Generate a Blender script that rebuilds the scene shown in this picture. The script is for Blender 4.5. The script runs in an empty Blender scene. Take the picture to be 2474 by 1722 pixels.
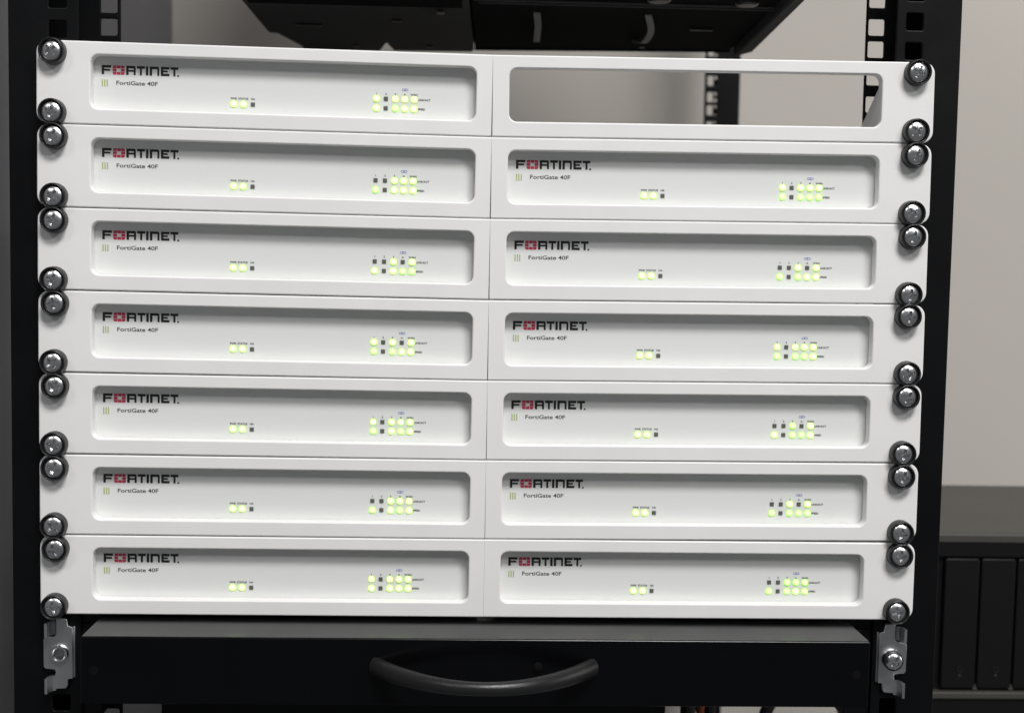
import bpy, bmesh, math, random
from mathutils import Matrix, Vector
random.seed(7)
S = 0.001                      # everything below is written in millimetres
scene = bpy.context.scene
C = scene.collection

# ------------------------------------------------------------------ camera, world, lamps, exposure
cx, cy, cz = -16.27, -722.19, -111.96
yaw, pit, rol = -0.042036, -0.073076, 0.018809
def _R(a, i, j):
    m = Matrix.Identity(3)
    m[i][i] = m[j][j] = math.cos(a); m[i][j] = -math.sin(a); m[j][i] = math.sin(a)
    return m
M = _R(rol, 2, 0) @ _R(-pit, 1, 2) @ _R(-yaw, 0, 1)
cam_data = bpy.data.cameras.new('camera')
cam = bpy.data.objects.new('camera', cam_data); C.objects.link(cam)
rot = Matrix((M[0], M[2], -M[1])).transposed()
cam.matrix_world = Matrix.Translation((cx*S, cy*S, cz*S)) @ rot.to_4x4()
cam_data.sensor_width = 36; cam_data.lens = 3200/2474*36
cam_data.clip_start = 0.01; cam_data.clip_end = 50
cam_data.dof.use_dof = True; cam_data.dof.focus_distance = 0.722; cam_data.dof.aperture_fstop = 9
scene.camera = cam

world = bpy.data.worlds.new('World'); scene.world = world
world.use_nodes = True
bg = world.node_tree.nodes['Background']
bg.inputs[0].default_value = (0.93, 0.97, 1.0, 1); bg.inputs[1].default_value = 0.12

def area(name, loc, target, sx, sy, watts, col):
    d = bpy.data.lights.new(name, 'AREA'); d.shape = 'RECTANGLE'; d.size = sx*S; d.size_y = sy*S
    d.energy = watts; d.color = col
    o = bpy.data.objects.new(name, d); C.objects.link(o)
    v = (Vector(target)-Vector(loc))*S
    o.location = Vector(loc)*S
    o.rotation_euler = v.to_track_quat('-Z', 'Y').to_euler()
    return o
# the ceiling panel over the aisle in front of the rack, right of its middle
area('ceiling_or_fill_lamp', (680, -2000, 2600), (10, 0, -150), 1150, 720, 117, (1.0, 0.99, 0.975))
# unseen panels added for fill and for sparkle in the screw heads
area('ceiling_or_fill_lamp', (-2300, -3000, 2600), (0, 0, -150), 1200, 400, 22, (1.0, 0.99, 0.975))
area('ceiling_or_fill_lamp', (2600, -3600, 2600), (0, 0, -150), 1200, 400, 48, (1.0, 0.99, 0.975))
# unseen low lamp added to the right, lighting the wall and the server box
area('ceiling_or_fill_lamp', (1450, -80, -180), (600, 730, -450), 400, 500, 2.3, (1.0, 0.95, 0.89))
scene.view_settings.view_transform = 'Standard'; scene.view_settings.look = 'None'
scene.view_settings.exposure = 0; scene.view_settings.gamma = 1

# ------------------------------------------------------------------ materials
def mat(name, col, rough=.5, metal=0., bump=0., bscale=600., var=0., vscale=20., spec=.5, coat=0.):
    m = bpy.data.materials.new(name); m.use_nodes = True
    nt = m.node_tree; b = nt.nodes['Principled BSDF']
    b.inputs['Base Color'].default_value = (*col, 1)
    b.inputs['Roughness'].default_value = rough; b.inputs['Metallic'].default_value = metal
    b.inputs['Specular IOR Level'].default_value = spec
    b.inputs['Coat Weight'].default_value = coat
    tc = nt.nodes.new('ShaderNodeTexCoord')
    if bump:
        n = nt.nodes.new('ShaderNodeTexNoise'); n.inputs['Scale'].default_value = bscale; n.inputs['Detail'].default_value = 4
        bp = nt.nodes.new('ShaderNodeBump'); bp.inputs['Strength'].default_value = bump; bp.inputs['Distance'].default_value = .0004
        nt.links.new(tc.outputs['Object'], n.inputs['Vector']); nt.links.new(n.outputs['Fac'], bp.inputs['Height'])
        nt.links.new(bp.outputs['Normal'], b.inputs['Normal'])
    if var:
        n2 = nt.nodes.new('ShaderNodeTexNoise'); n2.inputs['Scale'].default_value = vscale; n2.inputs['Detail'].default_value = 5
        r = nt.nodes.new('ShaderNodeValToRGB')
        r.color_ramp.elements[0].position = .3; r.color_ramp.elements[1].position = .7
        r.color_ramp.elements[0].color = (*[c*(1-var) for c in col], 1); r.color_ramp.elements[1].color = (*[min(1, c*(1+var)) for c in col], 1)
        nt.links.new(tc.outputs['Object'], n2.inputs['Vector']); nt.links.new(n2.outputs['Fac'], r.inputs['Fac'])
        nt.links.new(r.outputs['Color'], b.inputs['Base Color'])
        mr = nt.nodes.new('ShaderNodeMapRange'); mr.inputs['To Min'].default_value = max(.02, rough-.08); mr.inputs['To Max'].default_value = rough+.08
        nt.links.new(n2.outputs['Fac'], mr.inputs['Value']); nt.links.new(mr.outputs['Result'], b.inputs['Roughness'])
    return m
WHITE = mat('white_printed_plastic', (.81, .80, .797), .5, bump=.12, bscale=1500, var=.02, vscale=35)
FACE = mat('white_matte_plastic', (.73, .737, .727), .45, bump=.04, bscale=2500)
CASE = mat('grey_case_plastic', (.55, .55, .55), .5)
INK = mat('black_ink', (.012, .011, .012), .5)
GREYINK = mat('dark_grey_ink', (.035, .035, .032), .6)
TINYINK = mat('small_print_ink', (.015, .015, .014), .6)
REDINK = mat('crimson_ink', (.50, .035, .085), .5)
GREENINK = mat('olive_green_ink', (.36, .42, .16), .6)
BLUEINK = mat('blue_violet_ink', (.16, .18, .52), .6)
DARKLENS = mat('unlit_smoked_lens', (.11, .115, .10), .35)
BLACKSTEEL = mat('black_powder_coated_steel', (.002, .0022, .0028), .4, bump=.15, bscale=1800, var=.15, vscale=30, spec=.22)
DRAWERPAINT = mat('dark_powder_coat', (.002, .0021, .0026), .2, bump=.06, bscale=2200, var=.12, vscale=25, spec=.2)
BLACKPLASTIC = mat('black_plastic', (.012, .012, .013), .35, bump=.1, bscale=900)
SHELFGREY = mat('charcoal_plastic', (.05, .05, .052), .8, spec=.15, bump=.1, bscale=900, var=.12, vscale=15)
MATTEBLACK = mat('matte_black_sheet', (.006, .006, .0065), .9, bump=.1, bscale=900, spec=.04)
CHROME = mat('plated_steel', (.76, .76, .77), .25, 1., bump=.05, bscale=250)
ZINC = mat('zinc_plated_steel', (.60, .60, .62), .36, 1., bump=.08, bscale=900, var=.06, vscale=60)
HANDLE = mat('black_satin_handle', (.012, .012, .013), .33, bump=.3, bscale=1500)
STRAP = mat('grey_webbing', (.22, .22, .225), .7)
SERVERGREY = mat('grey_painted_steel', (.052, .05, .044), .5, bump=.1, bscale=900, var=.05, vscale=12)
BAYBLACK = mat('black_bay_plastic', (.0035, .0035, .0035), .45, bump=.15, bscale=1200, spec=.3)
WALL = mat('warm_white_wall_paint', (.48, .45, .415), .85, bump=.35, bscale=220, var=.02, vscale=4)
SIDEWALL = mat('shade_toned_wall', (.26, .26, .28), .85, bump=.35, bscale=220, var=.02, vscale=4)  # the wall's shade and bluish light are put into the colour
ORANGE = mat('orange_cable_jacket', (.55, .14, .04), .5)
BLACKCABLE = mat('black_cable_jacket', (.015, .015, .016), .45)

def lit(name, core, rim, score, srim):
    """An LED lens: hot in the middle over the die, greener and weaker at the edge of the lens."""
    m = bpy.data.materials.new(name); m.use_nodes = True; nt = m.node_tree
    b = nt.nodes['Principled BSDF']; b.inputs['Base Color'].default_value = (.6, .7, .3, 1); b.inputs['Roughness'].default_value = .4
    tc = nt.nodes.new('ShaderNodeTexCoord'); ln = nt.nodes.new('ShaderNodeVectorMath'); ln.operation = 'LENGTH'
    mr = nt.nodes.new('ShaderNodeMapRange'); mr.inputs['From Min'].default_value = .0002; mr.inputs['From Max'].default_value = .0019
    nt.links.new(tc.outputs['Object'], ln.inputs[0]); nt.links.new(ln.outputs['Value'], mr.inputs['Value'])
    r = nt.nodes.new('ShaderNodeValToRGB')
    r.color_ramp.elements[0].color = (*core, 1); r.color_ramp.elements[1].color = (*rim, 1)
    r.color_ramp.elements[0].position = .25
    nt.links.new(mr.outputs['Result'], r.inputs['Fac']); nt.links.new(r.outputs['Color'], b.inputs['Emission Color'])
    mr2 = nt.nodes.new('ShaderNodeMapRange'); mr2.inputs['From Min'].default_value = .3; mr2.inputs['From Max'].default_value = 1
    mr2.inputs['To Min'].default_value = score; mr2.inputs['To Max'].default_value = srim
    nt.links.new(mr.outputs['Result'], mr2.inputs['Value']); nt.links.new(mr2.outputs['Result'], b.inputs['Emission Strength'])
    return m
LIT = lit('lit_yellow_green_lens', (.92, 1., .66), (.48, 1., .08), 1.9, 1.2)
LITGREEN = lit('lit_green_lens', (.74, 1., .48), (.22, 1., .04), 1.6, 1.05)
LITPALE = lit('lit_pale_lens', (.95, .93, .62), (.85, .95, .40), .9, .75)

# ------------------------------------------------------------------ helpers
def link(name, me, parent=None, loc=None):
    o = bpy.data.objects.new(name, me); C.objects.link(o)
    if parent: o.parent = parent
    if loc is not None: o.location = Vector(loc)*S
    return o
def tag(o, label=None, cat=None, group=None, kind=None):
    for k, v in (('label', label), ('category', cat), ('group', group), ('kind', kind)):
        if v: o[k] = v
    return o
def thing(name, label, cat, loc=(0, 0, 0), roty=0., group=None):
    o = link(name, None, None, loc); o.rotation_euler = (0, roty, 0); o.empty_display_size = .02
    return tag(o, label, cat, group)
def from_bm(name, bm, m, smooth=False, angle=35):
    bmesh.ops.recalc_face_normals(bm, faces=bm.faces)
    for v in bm.verts: v.co *= S
    me = bpy.data.meshes.new(name); bm.to_mesh(me); bm.free()
    me.materials.append(m)
    if smooth:
        for p in me.polygons: p.use_smooth = True
        me.set_sharp_from_angle(angle=math.radians(angle))
    return me
def box(bm, x0, x1, y0, y1, z0, z1, bev=0., seg=2):
    r = bmesh.ops.create_cube(bm, size=1.)
    for v in r['verts']:
        v.co = Vector(((x0+x1)/2+v.co.x*(x1-x0), (y0+y1)/2+v.co.y*(y1-y0), (z0+z1)/2+v.co.z*(z1-z0)))
    if bev:
        es = list({e for v in r['verts'] for e in v.link_edges})
        bmesh.ops.bevel(bm, geom=es, offset=bev, segments=seg, affect='EDGES', profile=.5)
def rrect(x0, x1, z0, z1, r, n=7):
    """Rounded rectangle; r is one radius or four (x0z0, x1z0, x1z1, x0z1)."""
    if not hasattr(r, '__len__'): r = (r,)*4
    out = []
    for (px, pz, a0), q in zip(((x0, z0, 180), (x1, z0, 270), (x1, z1, 0), (x0, z1, 90)), r):
        sx = 1 if px == x0 else -1; sz = 1 if pz == z0 else -1
        c = (px+sx*q, pz+sz*q)
        for k in range(n+1):
            a = math.radians(a0+90*k/n); out.append((c[0]+q*math.cos(a), c[1]+q*math.sin(a)))
    return out
def plate(name, loops, y0, y1, m, bev=0., res=3):
    """A flat plate in the XZ plane between depths y0 (front) and y1, with holes and rolled edges."""
    cu = bpy.data.curves.new(name, 'CURVE'); cu.dimensions = '2D'; cu.fill_mode = 'BOTH'
    for pts in loops:
        sp = cu.splines.new('POLY'); sp.points.add(len(pts)-1); sp.use_cyclic_u = True
        for p, (x, z) in zip(sp.points, pts): p.co = (x*S, z*S, 0, 1)
    t = (y1-y0)*S
    cu.extrude = max(0, t/2-bev*S)
    if bev: cu.bevel_depth = bev*S; cu.bevel_resolution = res; cu.offset = -bev*S
    o = bpy.data.objects.new(name, cu); C.objects.link(o)
    dg = bpy.context.evaluated_depsgraph_get(); dg.update()
    me = bpy.data.meshes.new_from_object(o.evaluated_get(dg)); bpy.data.objects.remove(o); bpy.data.curves.remove(cu)
    ym = (y0+y1)/2*S
    for v in me.vertices: x, y, z = v.co; v.co = (x, ym-z, y)
    me.name = name; me.materials.clear(); me.materials.append(m)
    return me
def text(name, s, size, m, sx=1., align='LEFT', bold=0., thick=.05):
    cu = bpy.data.curves.new(name, 'FONT'); cu.body = s; cu.size = size*S; cu.align_x = align; cu.align_y = 'BOTTOM_BASELINE'
    cu.extrude = thick*S; cu.offset = bold*S; cu.resolution_u = 3
    o = bpy.data.objects.new(name, cu); C.objects.link(o)
    dg = bpy.context.evaluated_depsgraph_get(); dg.update()
    me = bpy.data.meshes.new_from_object(o.evaluated_get(dg)); bpy.data.objects.remove(o); bpy.data.curves.remove(cu)
    for v in me.vertices: x, y, z = v.co; v.co = (x*sx, -z, y)
    me.name = name; me.materials.clear(); me.materials.append(m)
    return me
def lathe(prof, n=40, bm=None):
    """Turn (radius, y) pairs about the Y axis."""
    bm = bm or bmesh.new(); rings = []
    for r, y in prof:
        rings.append([bm.verts.new((0, y, 0))] if r < 1e-6 else
                     [bm.verts.new((r*math.cos(2*math.pi*k/n), y, r*math.sin(2*math.pi*k/n))) for k in range(n)])
    for a, b in zip(rings, rings[1:]):
        for k in range(n):
            l = (k+1) % n
            if len(a) == 1: bm.faces.new((a[0], b[k], b[l]))
            elif len(b) == 1: bm.faces.new((a[k], a[l], b[0]))
            else: bm.faces.new((a[k], a[l], b[l], b[k]))
    return bm
def tube(pts, rads, n=16, squash=1., closed=True, bm=None):
    """Round bar through pts; squash stretches the section vertically."""
    bm = bm or bmesh.new(); rings = []
    for i, p in enumerate(pts):
        p = Vector(p); t = Vector(pts[min(i+1, len(pts)-1)])-Vector(pts[max(i-1, 0)]); t.normalize()
        up = Vector((0, 0, 1)) if abs(t.z) < .9 else Vector((0, 1, 0))
        a = t.cross(up).normalized(); b = a.cross(t)
        rings.append([bm.verts.new(p+a*rads[i]*math.cos(2*math.pi*k/n)+b*rads[i]*squash*math.sin(2*math.pi*k/n)) for k in range(n)])
    for A, B in zip(rings, rings[1:]):
        for k in range(n): bm.faces.new((A[k], A[(k+1) % n], B[(k+1) % n], B[k]))
    if closed:
        bm.faces.new(rings[0]); bm.faces.new(rings[-1][::-1])
    return bm
def smooth_path(pts, n=6):
    out = []
    P = [Vector(p) for p in pts]; P = [2*P[0]-P[1]]+P+[2*P[-1]-P[-2]]
    for i in range(1, len(P)-2):
        for k in range(n):
            t = k/n; a, b, c, d = P[i-1], P[i], P[i+1], P[i+2]
            out.append(.5*((2*b)+(c-a)*t+(2*a-5*b+4*c-d)*t*t+(3*b-a-3*c+d)*t**3))
    out.append(P[-2]); return out

ORD = ['topmost', 'second', 'third', 'fourth', 'fifth', 'sixth', 'lowest']
U = 44.45

# ------------------------------------------------------------------ setting: the corner of the room behind the rack
bm = bmesh.new(); box(bm, -326, 2400, 732, 760, -1500, 1900)
tag(link('wall', from_bm('wall', bm, WALL)), 'plain warm white back wall behind the open rack', kind='structure')
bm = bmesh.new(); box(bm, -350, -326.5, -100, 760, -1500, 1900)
tag(link('wall', from_bm('wall', bm, SIDEWALL)), 'shade-toned grey side wall close to the left of the rack', kind='structure')

# ------------------------------------------------------------------ the rack: two perforated front posts and a rear post
rack = thing('server_rack', 'black open-frame server rack of perforated steel posts carrying white faceplates', 'server rack')
def perforated(name, x0, x1, xc, off, z0, z1, y0, y1, w=9.4):
    """Steel strip with square cage-nut holes (16, 16, 12.7 mm pitch), every edge slightly rolled."""
    zs = []; k = math.floor((z0-off)/U)-1
    while off+k*U < z1:
        zs += [off+k*U+d for d in (6.35, 22.22, 38.1) if z0+8 < off+k*U+d < z1-8]; k += 1
    X = [x0, xc-w/2, xc+w/2, x1]; Z = [z0]+[z+q for z in zs for q in (-w/2, w/2)]+[z1]
    bm = bmesh.new(); g = [[bm.verts.new((x, y0, z)) for z in Z] for x in X]
    fs = [bm.faces.new((g[a][b], g[a+1][b], g[a+1][b+1], g[a][b+1])) for a in range(3) for b in range(len(Z)-1) if not (a == 1 and b % 2 == 1)]
    r = bmesh.ops.extrude_face_region(bm, geom=fs)
    for v in r['geom']:
        if isinstance(v, bmesh.types.BMVert): v.co.y = y1
    bmesh.ops.recalc_face_normals(bm, faces=bm.faces)
    es = [e for e in bm.edges if abs(e.verts[0].co.y-e.verts[1].co.y) > .5 and any(abs(e.verts[0].co.x-q) < .01 for q in X[1:3]) and z0+1 < e.verts[0].co.z < z1-1]
    bmesh.ops.bevel(bm, geom=es, offset=1.1, segments=3, affect='EDGES', profile=.5)
    es = [e for e in bm.edges if len(e.link_faces) == 2 and e.calc_face_angle() > 1.2 and abs(e.verts[0].co.y-e.verts[1].co.y) < .01]
    bmesh.ops.bevel(bm, geom=es, offset=.55, segments=3, affect='EDGES', profile=.5)
    return from_bm(name, bm, BLACKSTEEL)
def post(sign, y0, y1, xin, xhf, xinr, xhr, offr, parent, z0=-620, z1=700):
    """Channel section: front flange with cage-nut holes, web on the outer side, rear flange with holes."""
    xo = 258.6
    a, b = sorted((xin*sign, xo*sign))
    p = link('post', perforated('post', a, b, xhf*sign, 0, z0, z1, y0, y0+2), parent)
    a, b = sorted((xinr*sign, (xo-3)*sign))
    link('rear_flange', perforated('rear_flange', a, b, xhr*sign, offr, z0, z1, y1-2, y1), p)
    bm = bmesh.new(); a, b = sorted(((xo-.2)*sign, (xo-2.2)*sign)); box(bm, a, b, y0+2.1, y1-2.1, z0, z1)
    link('web', from_bm('web', bm, BLACKSTEEL), p)
    return p
post(-1, 7.3, 52, 221.5, 232.5, 209.8, 216.2, 21.5, rack)
post(1, 7.3, 53, 222.5, 232.5, 218.9, 225.0, 20.1, rack)
rp = post(1, 588, 632, 223.5, 231, 240, 246, 12, rack)

# ------------------------------------------------------------------ seven white faceplates, each of two halves
tL = [(-.6, -2.45), (-.25, -1.95), (0, -1.45), (.1, -1.15), (.15, -.65), (.2, -.15), (.4, .35)]     # play of the outer end and of the seam, mm
tR = [(-.75, -2.45), (-.4, -1.95), (.1, -1.4), (.4, -1.1), (.75, -.6), (.9, -.1), (.6, .4)]
H = 43.72
def half_loops(side):
    """Half faceplate with the origin at the top of the seam."""
    if side < 0:
        return [rrect(-242.4, -.1, -H, 0, (6.2, .9, .9, 6.2)), rrect(-213.9, -8.6, -35.4, -6.9, 4.3)[::-1]]
    return [rrect(.1, 241.4, -H, 0, (.9, 6.2, 6.2, .9)), rrect(9.0, 212.4, -35.4, -6.9, 4.3)[::-1]]
half_mesh = {s: plate('faceplate_half', half_loops(s), 0, 7, WHITE, .8, 4) for s in (-1, 1)}
for sd, me in half_mesh.items():                       # the halves are glued: their meeting edges are almost sharp
    for v in me.vertices:
        d = abs(v.co.x)/S-.1
        if d < 1.4: v.co.x = sd*S*(.004+max(0, d)*(.03 if d < .8 else .03+.97*(d-.8)/.6*.97))
bm = bmesh.new()
vs = [bm.verts.new((x, y, z)) for x in (214.6, 217.2) for y, z in ((7.05, -9), (53, -36.5), (53, -41), (7.05, -41))]
for f in ((0, 1, 2, 3), (7, 6, 5, 4), (0, 4, 5, 1), (1, 5, 6, 2), (2, 6, 7, 3), (3, 7, 4, 0)): bm.faces.new([vs[i] for i in f])
gusset_mesh = from_bm('gusset', bm, WHITE)

# what is shared by the firewall units (origin of a unit: left edge of its printing, plate top)
def polys(name, shapes, m, y0=-.06, y1=.0):
    bm = bmesh.new()
    for pts in shapes:
        n = len(pts)
        a = [bm.verts.new((x, y0, z)) for x, z in pts]; b = [bm.verts.new((x, y1, z)) for x, z in pts]
        bm.faces.new(a); bm.faces.new(b[::-1])
        for k in range(n): bm.faces.new((a[k], b[k], b[(k+1) % n], a[(k+1) % n]))
    return from_bm(name, bm, m)
def stroke(x0, x1, z0, z1): return [(x0, z0), (x1, z0), (x1, z1), (x0, z1)]
def letter_loops():
    t, h = 1.32, 4.85
    sh = [stroke(0, t, -h, 0), stroke(t, 5.1, -t, 0), stroke(t, 4.5, -2.95, -1.95)]                              # F
    x = 13.0                                                                                                      # R with rounded shoulder
    sh += [stroke(x, x+t, -h, 0), stroke(x+t, x+4.3, -t, 0), stroke(x+t, x+4.6, -3.1, -2.15),
           [(x+4.3, 0), (x+4.3, -t), (x+4.3-.3, -t), (x+4.0, -2.15), (x+5.1, -2.15), (x+5.1, -.8), (x+4.85, -.25)],
           stroke(x+4.02, x+5.1, -h, -2.15)]
    x = 18.7; sh += [stroke(x, x+4.3, -t, 0), stroke(x+1.6, x+2.7, -h, -t)]                                       # T
    x = 23.5; sh += [stroke(x, x+t, -h, 0)]                                                                       # I
    x = 25.5; sh += [stroke(x, x+t, -h, 0), stroke(x+t, x+4.2, -t, 0), stroke(x+4.1, x+5.15, -h, -t),             # n
                     [(x+4.2, 0), (x+4.2, -t), (x+5.15, -t), (x+5.15, -.9), (x+4.85, -.25)]]
    x = 31.5; sh += [stroke(x, x+t, -h, 0), stroke(x+t, x+4.5, -t, 0), stroke(x+t, x+3.6, -2.85, -1.9), stroke(x+t, x+4.5, -h, -h+t)]   # E
    x = 36.6; sh += [stroke(x, x+4.2, -t, 0), stroke(x+1.55, x+2.65, -h, -t)]                                     # T
    ring = [(40.75+.55*math.cos(a), -4.55+.55*math.sin(a)) for a in [k*math.pi/6 for k in range(12)]]
    return sh, [ring]
sh, ring = letter_loops()
brand_mesh = polys('brand_lettering', sh, INK)
mark_mesh = polys('registered_mark', ring, GREYINK)
em = []
w3, h3, g = 1.98, 1.48, .22
for i in range(3):
    for j in range(3):
        if i == 1 and j == 1: continue
        x0 = 5.85+i*(w3+g); z1 = -.02-j*(h3+g)
        r = [.01]*4
        if (i, j) == (0, 2): r[0] = .8
        if (i, j) == (2, 2): r[1] = .8
        if (i, j) == (2, 0): r[2] = .8
        if (i, j) == (0, 0): r[3] = .8
        em.append(rrect(x0, x0+w3, z1-h3, z1, r, 4))
emblem_mesh = polys('emblem_tiles', em, REDINK)
stripe_mesh = polys('green_stripe', [stroke(0, .62, -3.75, 0)], GREENINK)
model_mesh = text('model_lettering', 'FortiGate 40F', 3.05, GREYINK, 1.29, bold=.04)
tiny = lambda s, m=TINYINK, sx=1.05, al='CENTER': text('light_lettering', s, 1.45, m, sx, al, .035)
LET = {s: tiny(s) for s in ('PWR', 'STATUS', 'HA', '1', '2', '3', 'A', 'WAN')}
LETL = {s: tiny(s, al='LEFT') for s in ('LINK/ACT', 'SPEED')}
lk = []
def ring_bm(bm, xc, zc, a, r, t):
    n = 10; o, i = [], []
    for k in range(2*n):
        ang = math.pi*(k+.5)/n; dx = a if math.cos(ang) > 0 else -a
        o.append((xc+dx+r*math.cos(ang), zc+r*math.sin(ang))); i.append((xc+dx+(r-t)*math.cos(ang), zc+(r-t)*math.sin(ang)))
    O = [bm.verts.new((x, -.06, z)) for x, z in o]; I = [bm.verts.new((x, -.06, z)) for x, z in i]
    for k in range(2*n): l = (k+1) % (2*n); bm.faces.new((O[k], O[l], I[l], I[k]))
bm = bmesh.new(); ring_bm(bm, -.72, 0, .42, .62, .26); ring_bm(bm, .72, 0, .42, .62, .26)
linkicon_mesh = from_bm('link_icon', bm, BLUEINK)
def halo_mat(name, col, peak):
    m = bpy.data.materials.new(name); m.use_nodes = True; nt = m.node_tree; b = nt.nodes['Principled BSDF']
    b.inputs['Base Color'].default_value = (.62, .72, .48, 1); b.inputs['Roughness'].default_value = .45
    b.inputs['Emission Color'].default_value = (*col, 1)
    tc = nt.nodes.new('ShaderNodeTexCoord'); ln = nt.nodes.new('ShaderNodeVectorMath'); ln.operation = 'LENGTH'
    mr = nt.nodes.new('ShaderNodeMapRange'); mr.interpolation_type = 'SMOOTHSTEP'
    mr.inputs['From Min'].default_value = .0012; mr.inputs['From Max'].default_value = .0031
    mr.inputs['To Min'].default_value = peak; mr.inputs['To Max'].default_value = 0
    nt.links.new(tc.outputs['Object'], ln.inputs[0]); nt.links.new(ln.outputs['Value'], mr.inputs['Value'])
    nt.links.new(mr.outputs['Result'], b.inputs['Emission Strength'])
    # bloom halo put into the ring: tinted base, emission fading outwards
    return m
HALO = {'lit_yellow_green_lens': halo_mat('painted_lens_halo', (.40, 1., .05), .24), 'lit_green_lens': halo_mat('painted_green_lens_halo', (.2, 1., .06), .30),
          'lit_pale_lens': halo_mat('painted_pale_lens_halo', (.6, 1., .2), .15)}
def lens(w, rad, dome, m):
    bm = bmesh.new(); rings = []
    for f, y in ((1, 0), (1, -.25-.3*dome), (.88, -.25-.62*dome), (.62, -.25-.88*dome), (.25, -.25-dome)):
        rings.append([bm.verts.new((x*f, y, z*f)) for x, z in rrect(-w/2, w/2, -w/2, w/2, rad, 4)])
    for A, B in zip(rings, rings[1:]):
        for k in range(len(A)): bm.faces.new((A[k], A[(k+1) % len(A)], B[(k+1) % len(A)], B[k]))
    bm.faces.new(rings[-1])
    if m.name in HALO:
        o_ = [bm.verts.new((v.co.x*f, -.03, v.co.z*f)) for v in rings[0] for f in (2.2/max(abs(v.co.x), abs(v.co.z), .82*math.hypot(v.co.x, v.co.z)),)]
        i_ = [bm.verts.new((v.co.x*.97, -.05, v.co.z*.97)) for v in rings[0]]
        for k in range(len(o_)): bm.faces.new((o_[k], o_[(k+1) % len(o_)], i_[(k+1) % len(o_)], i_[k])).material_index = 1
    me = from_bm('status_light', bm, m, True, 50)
    if m.name in HALO: me.materials.append(HALO[m.name])
    return me
LENS = {0: lens(2.25, .25, .02, DARKLENS), 1: lens(3.1, 1.25, .75, LIT), 2: lens(3.0, 1.2, .75, LITGREEN), 3: lens(2.6, .8, .3, LIT), 4: lens(3.1, 1.0, .3, LITPALE)}  # lit lenses larger and rounder than unlit ones, bloom put into the shape
face_mesh = plate('front_panel', [rrect(-8, 208, -40.6, -2.6, 2.5)], 7.25, 9.5, FACE, .5, 3)
bm = bmesh.new(); box(bm, -7, 207, 9.55, 150, -40, -3.2, .8); case_mesh = from_bm('case', bm, CASE)
FY = 7.25
# which lights of the top row (ports 1 2 3 A WAN) burn; the lower row always burns but for port 2
ROWS = {(-1, 0): '10111', (-1, 1): '00111', (-1, 2): '00101', (-1, 3): '10101', (-1, 4): '30131', (-1, 5): '00111', (-1, 6): '40111',
        (1, 1): '10111', (1, 2): '00101', (1, 3): '40111', (1, 4): '00101', (1, 5): '00101', (1, 6): '00222'}
def firewall(side, i, parent_m):
    top = ROWS[(side, i)]
    dark = [n for n, c in zip(('1', '2', '3', 'A', 'WAN'), top) if c == '0']
    where = 'left' if side < 0 else 'right'
    lab = 'white firewall box, %s opening of %s faceplate, LINK row dark at port %s' % (where, ORD[i], ', '.join(dark))
    t = thing('firewall_appliance', lab, 'firewall', group='white firewall boxes behind the faceplates')
    t.matrix_world = parent_m @ Matrix.Translation(Vector((-209.9 if side < 0 else 13.6, 0, 0))*S)
    link('case', case_mesh, t); fp = link('front_panel', face_mesh, t)
    P = lambda n, me, x, z: link(n, me, fp, (x, FY-.02, z))
    P('brand_lettering', brand_mesh, 0, -11.4); P('registered_mark', mark_mesh, 0, -11.4); P('emblem_tiles', emblem_mesh, 0, -11.4)
    for k in range(3): P('green_stripe', stripe_mesh, .1+1.28*k, -19.0)
    P('model_lettering', model_mesh, 7.6, -21.6)
    for s, x in (('PWR', 70.6), ('STATUS', 75.7), ('HA', 80.9)): P('light_lettering', LET[s], x, -27.4)
    xs = [147.4+5.09*k for k in range(5)]
    for s, x in zip(('1', '2', '3', 'A', 'WAN'), xs): P('light_lettering', LET[s], x, -22.4)
    P('link_icon', linkicon_mesh, xs[3]+.1, -19.4)
    P('light_lettering', LETL['LINK/ACT'], xs[4]+2.1, -25.1); P('light_lettering', LETL['SPEED'], xs[4]+2.1, -30.1)
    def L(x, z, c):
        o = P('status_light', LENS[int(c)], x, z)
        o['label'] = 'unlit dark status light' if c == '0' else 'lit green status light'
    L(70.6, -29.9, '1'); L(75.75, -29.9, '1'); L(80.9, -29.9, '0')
    low = '20222' if side > 0 else '10111'
    rnd = random.Random(i*7+side)
    low = ''.join(c if c == '0' else rnd.choice('112' if side < 0 else '221') for c in low)
    top = ''.join(c if c != '1' else rnd.choice('1114' if side < 0 else '1124') for c in top)
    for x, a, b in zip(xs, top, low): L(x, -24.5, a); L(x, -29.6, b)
    return t
def half_matrix(side, i):
    to, ts = (tL if side < 0 else tR)[i]
    z = -U*i+ts; ang = math.atan2(to-ts, 222.)*(1 if side < 0 else -1)      # turn about Y at the seam
    return Matrix.Translation(Vector((.9, 0, z))*S) @ Matrix.Rotation(ang, 4, 'Y')

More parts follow.
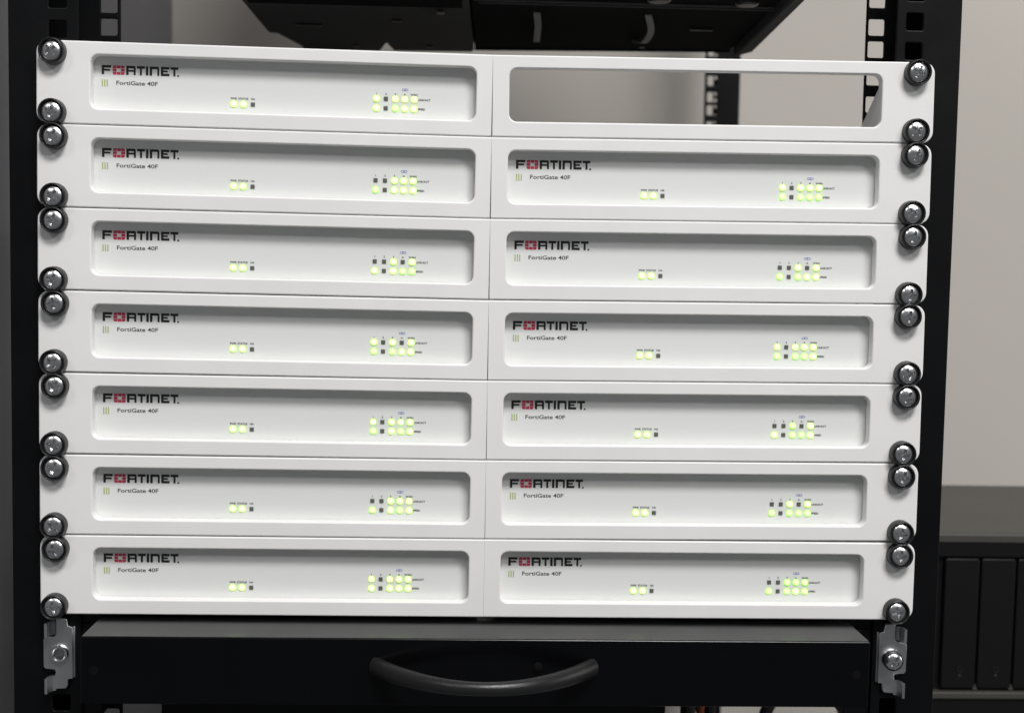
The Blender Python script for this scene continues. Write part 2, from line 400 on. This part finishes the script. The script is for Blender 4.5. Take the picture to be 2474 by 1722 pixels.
# screws: a black cup washer and a plated cross-head screw
bm = lathe([(7.1, 0), (7.1, -.6), (6.9, -4.6), (6.7, -5.2), (6.4, -5.35), (6.15, -5.1), (5.9, -4.2), (5.75, -3.0)], 48)
washer_mesh = from_bm('cup_washer', bm, BLACKPLASTIC, True, 50)
def head_mesh(seed, m, R=5.6, base=-3.1, dome=2.4):
    """Pan head with a tapered cross recess and four fine radial ticks, cut by booleans."""
    prof = [(0, base+1.5), (R, base+1.5), (R, base), (R*.985, base-.35)]
    prof += [(R*math.sin(a), base-.35-(dome-.35)*(math.cos(a)-math.cos(1.4))/(1-math.cos(1.4))) for a in [1.36*(1-k/9) for k in range(1, 9)]]+[(0, base-dome)]
    hb = lathe(prof, 56); me = from_bm('screw_head', hb, m)
    top = base-dome
    def frustum(bm, outline, y0, y1, k):
        a = [bm.verts.new((x, y0, z)) for x, z in outline]; b = [bm.verts.new((x*k, y1, z*k)) for x, z in outline]
        bm.faces.new(a); bm.faces.new(b[::-1])
        for q in range(len(a)): l = (q+1) % len(a); bm.faces.new((a[q], b[q], b[l], a[l]))
    L_, w_ = 3.8, .86
    cr = [(w_, w_), (w_, L_), (-w_, L_), (-w_, w_), (-L_, w_), (-L_, -w_), (-w_, -w_), (-w_, -L_), (w_, -L_), (w_, -w_), (L_, -w_), (L_, w_)]
    c1 = bmesh.new(); frustum(c1, cr, top-.6, top+3.0, .62)
    c2 = bmesh.new()
    for q in range(2):
        co, si = math.cos(math.pi/4+q*math.pi/2), math.sin(math.pi/4+q*math.pi/2)
        frustum(c2, [(x*co-z*si, x*si+z*co) for x, z in ((-3.6, -.15), (3.6, -.15), (3.6, .15), (-3.6, .15))], top-.6-.002*q, top+.75+.01*q, 1)
    o = bpy.data.objects.new('cut', me); C.objects.link(o); tmp = [o]
    for c in (c1, c2):
        k = bpy.data.objects.new('cutter', from_bm('cutter', c, m)); C.objects.link(k); tmp.append(k)
        md = o.modifiers.new('cut', 'BOOLEAN'); md.object = k; md.operation = 'DIFFERENCE'; md.solver = 'EXACT'; md.use_self = True
    dg = bpy.context.evaluated_depsgraph_get(); dg.update()
    out = bpy.data.meshes.new_from_object(o.evaluated_get(dg))
    for t in tmp: bpy.data.objects.remove(t)
    out.name = 'screw_head'; out.materials.clear(); out.materials.append(m)
    for p in out.polygons: p.use_smooth = True
    out.set_sharp_from_angle(angle=math.radians(28))
    return out
heads = [head_mesh(0, CHROME)]
def screw(x, z, label, n, y=0.):
    t = thing('rack_screw', label, 'screw', (x, y, z), group='screws with cup washers along the posts')
    link('cup_washer', washer_mesh, t)
    h = link('screw_head', heads[0], t); h.rotation_euler = (random.uniform(-.05, .05), random.uniform(0, 6.28), random.uniform(-.05, .05))
    return t
n = 0
for i in range(7):
    fp = thing('rack_faceplate', ['topmost white rack faceplate, its right opening empty', 'second white rack faceplate from the top', 'third white rack faceplate from the top',
               'fourth white rack faceplate, in the middle of the stack', 'fifth white rack faceplate from the top', 'sixth white rack faceplate, next to lowest',
               'lowest white rack faceplate, directly above the black drawer'][i], 'faceplate', (0, 0, -U*i), group='white faceplates stacked in the rack')
    for s in (-1, 1):
        h = link('faceplate_half', half_mesh[s], fp); h.matrix_parent_inverse = Matrix.Identity(4)
        m = half_matrix(s, i); h.matrix_basis = Matrix.Translation(Vector((0, 0, U*i))*S) @ m
        if i == 0 and s > 0:
            link('gusset', gusset_mesh, h); h['label'] = 'faceplate half with an empty opening'
        else: firewall(s, i, m)
        for a, b, dz in (('upper', 'top', -6.35), ('lower', 'bottom', -38.1)):
            edge = 'left' if s < 0 else 'right'
            screw(s*232.5+random.uniform(-.7, .7)+(-.3 if a == 'lower' else .3)*(1 if s < 0 else .6), -U*i+dz+(-.3 if s < 0 else .5 if i > 2 else -.3),
                  'plated cross-head screw in black washer, %s screw at the %s end of the %s faceplate' % (a, edge, ORD[i]), n, -.05); n += 1

# ------------------------------------------------------------------ drawer below
dr = thing('storage_unit', 'black steel rack drawer with bow handle below the white faceplates', 'drawer', (0, -36, -347.9))
bm = bmesh.new(); box(bm, -209.9, 207.2, 0, 420, 0, 36.0, 1.0, 4); body = link('drawer_box', from_bm('drawer_box', bm, DRAWERPAINT), dr)
for a, b, lab in ((-224.3, -210.6, 'left'), (208.0, 223.3, 'right')):
    bm = bmesh.new(); box(bm, a, b, 46, 520, -22, 36, .6); box(bm, a+2, b-2, 44.5, 45.9, -8, 30, .4)
    link('slide_rail', from_bm('slide_rail', bm, BLACKSTEEL), dr)
bm = bmesh.new(); rings = []; NP, NS = 44, 24
for k in range(NP+1):                                   # a shallow bow, deeper in section towards its feet
    u = -1+2*k/NP; x = 1+57.5*u; y = .8-35.5*(1-abs(u)**2.1); tx, ty = 57.5, 35.5*2.1*abs(u)**1.1*(1 if u > 0 else -1)
    n_ = math.hypot(tx, ty); nx, ny = -ty/n_, tx/n_
    rh = 3.3+.5*abs(u)**2; rv = 3.5+1.9*abs(u)**1.5
    rings.append([bm.verts.new((x+nx*rh*math.cos(a), y+ny*rh*math.cos(a), 20.6+rv*math.sin(a))) for a in [2*math.pi*q/NS for q in range(NS)]])
for A, B in zip(rings, rings[1:]):
    for k in range(NS): bm.faces.new((A[k], A[(k+1) % NS], B[(k+1) % NS], B[k]))
bm.faces.new(rings[0]); bm.faces.new(rings[-1][::-1])
link('handle', from_bm('handle', bm, HANDLE, True, 60), dr)
for x in (-203.1, 200.2):
    bm = lathe([(2.3, -.06), (1.5, -.12), (0, -.12)], 20)
    link('screw_hole', from_bm('screw_hole', bm, MATTEBLACK), dr, (x, 0, 18))
bm = lathe([(2.4, 0), (2.4, -1.7), (1.6, -2.3), (0, -2.4)], 20)
link('handle_screw', from_bm('handle_screw', bm, MATTEBLACK, True), dr, (29.3, 0, 21.5))

# ------------------------------------------------------------------ chrome rail brackets left and right of the drawer
def bracket(side):
    lab = 'plated steel rail bracket with empty threaded boss, left of the drawer' if side < 0 else 'plated steel rail bracket held by a washered screw, right of the drawer'
    t = thing('rail_bracket', lab, 'bracket', (side*232.5, 0, -333.2), group='rail brackets beside the drawer')
    out = [(1.9, 19.6), (-2.7, 19.6), (-4, 18.9), (-4.5, 15.2), (-7, 14.6), (-7, -14.2), (-4.4, -14.6), (-4.1, -18.4), (-3.2, -19.8), (2.7, -20.2),
           (2.6, -12), (2.2, -10.4), (2.8, -9.1), (7.7, -8.9), (8.9, -7.6), (8.9, 7.7), (7.8, 8.9), (3, 9.4), (2, 10.4)]
    if side > 0: pts = out
    else: pts = [(-x, z) for x, z in out][::-1]
    hole = [(2.9*math.cos(a), 2.9*math.sin(a)) for a in [-k*2*math.pi/28 for k in range(28)]]
    link('bracket_plate', plate('bracket_plate', [pts, hole], 4.6, 7.2, ZINC, .35, 3), t)
    def hook(z0, z1):
        bm = bmesh.new(); q = side
        prof = [(2.2, 4.7), (3.6, 3.9), (4.6, 1.6), (5.0, -1.8), (6.4, -1.9), (6.2, 2.2), (5.0, 5.4), (2.2, 7.1)]
        a = [bm.verts.new((q*x, y, z0)) for x, y in prof]; b = [bm.verts.new((q*x, y, z1)) for x, y in prof]
        bm.faces.new(a); bm.faces.new(b[::-1])
        for k in range(len(prof)): l = (k+1) % len(prof); bm.faces.new((a[k], a[l], b[l], b[k]))
        return from_bm('hook', bm, ZINC)
    link('hook', hook(10.6, 18.4), t); link('hook', hook(-21.0, -12.6), t)
    bm = bmesh.new(); x0, x1 = sorted((-side*6.2, -side*7.6)); box(bm, x0, x1, 7.25, 40, -14.2, 14.5)
    link('flange', from_bm('flange', bm, ZINC), t)
    if side < 0:
        bm = lathe([(5.2, 4.6), (5.1, 3.0), (4.6, 2.3), (3.6, 2.2), (2.9, 2.9), (2.7, 4.5), (2.6, 14), (0, 14)], 40)
        link('threaded_boss', from_bm('threaded_boss', bm, CHROME, True, 40), t)
    else:
        bm = lathe([(5.8, 4.6), (5.8, 2.0), (5.4, 1.4), (2.8, 1.4)], 40)
        link('threaded_boss', from_bm('threaded_boss', bm, CHROME, True, 40), t)
    return t
bracket(-1); bracket(1)
t = thing('rail_screw', 'plated cross-head screw with black washer in the right rail bracket', 'screw', (231.6, 1.3, -332.6))
bm = lathe([(4.6, 0), (4.6, -1.5), (5.6, -2.4), (5.6, -4.2), (4.9, -4.8), (3.8, -4.9)], 44); link('washer', from_bm('washer', bm, BLACKPLASTIC, True, 40), t)
hd = link('screw_head', head_mesh(9, CHROME, 4.9, -4.2, 2.2), t); hd.rotation_euler = (0, .5, 0)

# ------------------------------------------------------------------ black shelf hanging above the faceplates
sh_ = thing('rack_shelf', 'black shelf with charcoal box seen from below, above the faceplates', 'shelf', (0, 0, 50))
def slab(name, foot, z0, z1, m, bev=0.):
    bm = bmesh.new(); a = [bm.verts.new((x, y, z0)) for x, y in foot]; b = [bm.verts.new((x, y, z1)) for x, y in foot]
    bm.faces.new(a[::-1]); bm.faces.new(b)
    for k in range(len(foot)): l = (k+1) % len(foot); bm.faces.new((a[k], a[l], b[l], b[k]))
    if bev: bmesh.ops.bevel(bm, geom=list(bm.edges), offset=bev, segments=2, affect='EDGES')
    return from_bm(name, bm, m)
link('tray', slab('tray', [(-14, 30), (176, 20), (189, 296), (-6, 318)], 0, 430, MATTEBLACK, 1), sh_)  # unseen upper part added, its height chosen to shade the wall behind
link('charcoal_box', slab('charcoal_box', [(-156, 40), (-14.5, 30), (-6.5, 322), (-69, 327), (-72, 276), (-79, 330), (-136, 334), (-148, 258), (-156, 256)], -2, 560, SHELFGREY, 1), sh_)  # raised far out of view to keep the main lamp off the wall
link('side_rail', slab('side_rail', [(177, 20), (184, 20), (199, 262), (190, 290)], -6, 40, SHELFGREY, .8), sh_)
link('rear_lip', slab('rear_lip', [(-6, 318.5), (189, 296.5), (189, 299), (-6, 321)], -1, 40, MATTEBLACK), sh_)
for p in ([(33, 159, -1), (35, 180, -6), (37, 230, -7), (39, 262, -1)], [(106, 156, -1), (112, 185, -6), (113, 225, -7), (111, 259, -1)]):
    bm = bmesh.new(); pp = smooth_path(p, 6); A = []
    for q in pp: A.append([bm.verts.new((q.x+dx, q.y, q.z+dz)) for dx, dz in ((-2.2, -.6), (2.2, -.6), (2.2, .6), (-2.2, .6))])
    for a, b in zip(A, A[1:]):
        for k in range(4): bm.faces.new((a[k], a[(k+1) % 4], b[(k+1) % 4], b[k]))
    bm.faces.new(A[0]); bm.faces.new(A[-1][::-1])
    link('cable_strap', from_bm('cable_strap', bm, STRAP), sh_)
for x, y in ((159, 100), (104, 96)):
    bm = lathe([(0, -4), (6, -4), (7.2, -3), (7.5, 0)], 28); bm.transform(Matrix.Rotation(-math.pi/2, 4, 'X')) if False else None
    for v in bm.verts: a, b, c_ = v.co; v.co = (a, c_, b)
    link('rubber_foot', from_bm('rubber_foot', bm, BLACKPLASTIC, True), sh_, (x, y, 0))
for (x, y, a, b, z) in ((-122, 215, 9, 2, -2.2), (-60, 190, 3, 2.2, -2.2), (-40, 296, 2, 2, -2.2), (-96, 300, 2, 2, -2.2), (-30, 150, 2.5, 5, -3.2), (150, 205, 8, 1.6, -.3), (120, 285, 2, 2, -.3)):
    bm = bmesh.new(); box(bm, x-a, x+a, y-b, y+b, z-1.2, z, .3); link('underside_clip', from_bm('underside_clip', bm, BLACKPLASTIC), sh_)
bm = bmesh.new(); box(bm, -9, 181, 118, 120.5, -1.4, -.1, .3); box(bm, -6, 183, 127, 129, -1.4, -.1, .3); link('crease', from_bm('crease', bm, SHELFGREY), sh_)
bm = bmesh.new(); box(bm, -150, -16, 60, 128, -5, -2.1, .8); link('front_ledge', from_bm('front_ledge', bm, MATTEBLACK), sh_)
link('connector', slab('connector', [(-140, 334.5), (-104, 333), (-104, 350), (-140, 352)], -15, 20, BLACKPLASTIC, .8), sh_)

# ------------------------------------------------------------------ storage server to the right, behind the rack
sv = thing('storage_server', 'black drive-bay storage server with grey top, right of the rack', 'storage server', (320, 220, -560))
W = lambda *a: (a[0]-320, a[1]-320, a[2]-220, a[3]-220, a[4]+560, a[5]+560)
bm = bmesh.new(); box(bm, *W(331, 562, 222, 432, -560, -305.2), 1.5, 2); link('chassis', from_bm('chassis', bm, SERVERGREY), sv)
bm = bmesh.new()
box(bm, *W(331, 562, 217, 221.8, -321.6, -312)); box(bm, *W(331, 562, 220.6, 221.8, -421.8, -321.8))
link('bay_frame', from_bm('bay_frame', bm, BAYBLACK), sv)
bm = bmesh.new(); box(bm, *W(331, 562, 217.2, 221.9, -311.8, -305.3), 1., 2); link('top_edge', from_bm('top_edge', bm, SERVERGREY), sv)
bm = bmesh.new(); box(bm, *W(331, 562, 214, 221.8, -427, -422), .8, 2); link('bottom_rim', from_bm('bottom_rim', bm, SERVERGREY), sv)
bm = bmesh.new(); box(bm, *W(331, 562, 216, 221.8, -558, -427.2)); link('base_panel', from_bm('base_panel', bm, BAYBLACK), sv)
tray_me = plate('drive_tray', [rrect(-12.7, 12.7, -48.2, 48.2, 2.2, 4)], -4, 0, BAYBLACK, .9, 3)
bm = lathe([(2.1, 0), (2.1, -.5), (1.4, -.5), (1.2, .6), (0, .6)], 20); lock_me = from_bm('lock', bm, BLACKPLASTIC, True)
bm = lathe([(.8, 0), (.7, -.3), (0, -.35)], 14); pin_me = from_bm('indicator', bm, SERVERGREY, True)
glint_me = slab('glint_wedge', [(-1.6, -2.2), (1.6, -2.2), (2.4, 0), (-2.4, 0)], -1.6, 2.2, SERVERGREY)  # lighter grey wedge standing in for the glint between trays
for k in range(1, 8):
    tr = link('drive_tray', tray_me, sv, (355.3+26.9*k-320-26.9, 0.4, -371.5+560))
    link('lock', lock_me, tr, (1, -4, -34)); link('indicator', pin_me, tr, (1, -4, -38.5))
    link('glint_wedge', glint_me, sv, (355.3+26.9*k-320-13.45, -.2, -419.5+560))

# ------------------------------------------------------------------ equipment and cables at the very bottom
eq = thing('rack_equipment', 'black equipment box low in the rack, under the drawer', 'equipment', (0, 90, -520))
bm = bmesh.new(); box(bm, -196, 119, 0, 260, 0, 136, 1.2); link('case', from_bm('case', bm, BLACKSTEEL), eq)
bm = bmesh.new(); box(bm, -150, 80, -2.5, -.1, 12, 120, .6); link('front_panel', from_bm('front_panel', bm, BLACKPLASTIC), eq)
def cable(label, pts, r, m):
    t = thing('cable', label, 'cable', pts[0], group='cables below the drawer')
    q = [Vector(p)-Vector(pts[0]) for p in pts]; pp = smooth_path(q, 6)
    link('jacket', from_bm('jacket', tube(pp, [r]*len(pp), 10), m, True), t)
    bm = bmesh.new(); a = q[0]; box(bm, -r*1.6, r*1.6, -r*1.6, r*1.6, -2, 12, .6); link('plug', from_bm('plug', bm, m), t)
cable('orange cable hanging below the drawer', [(157, 170, -366), (158, 172, -410), (155, 176, -470), (160, 180, -560)], 2.6, ORANGE)
cable('thick black cable bent to the right of the orange cable', [(218, 165, -366), (212, 168, -404), (200, 172, -436), (190, 175, -560)], 4.5, BLACKCABLE)
cable('black cable hanging just left of the orange cable', [(148.5, 172, -366), (148, 174, -410), (150, 176, -470), (151, 180, -560)], 5.0, BLACKCABLE)
cable('black cable hanging against the black equipment box', [(126, 160, -366), (127, 164, -405), (125, 168, -470), (128, 172, -560)], 3.2, BLACKCABLE)
cable('black cable hanging between the orange cable and the pale gap', [(163.5, 172, -366), (163.5, 174, -410), (166, 176, -470), (168, 180, -560)], 4.2, BLACKCABLE)
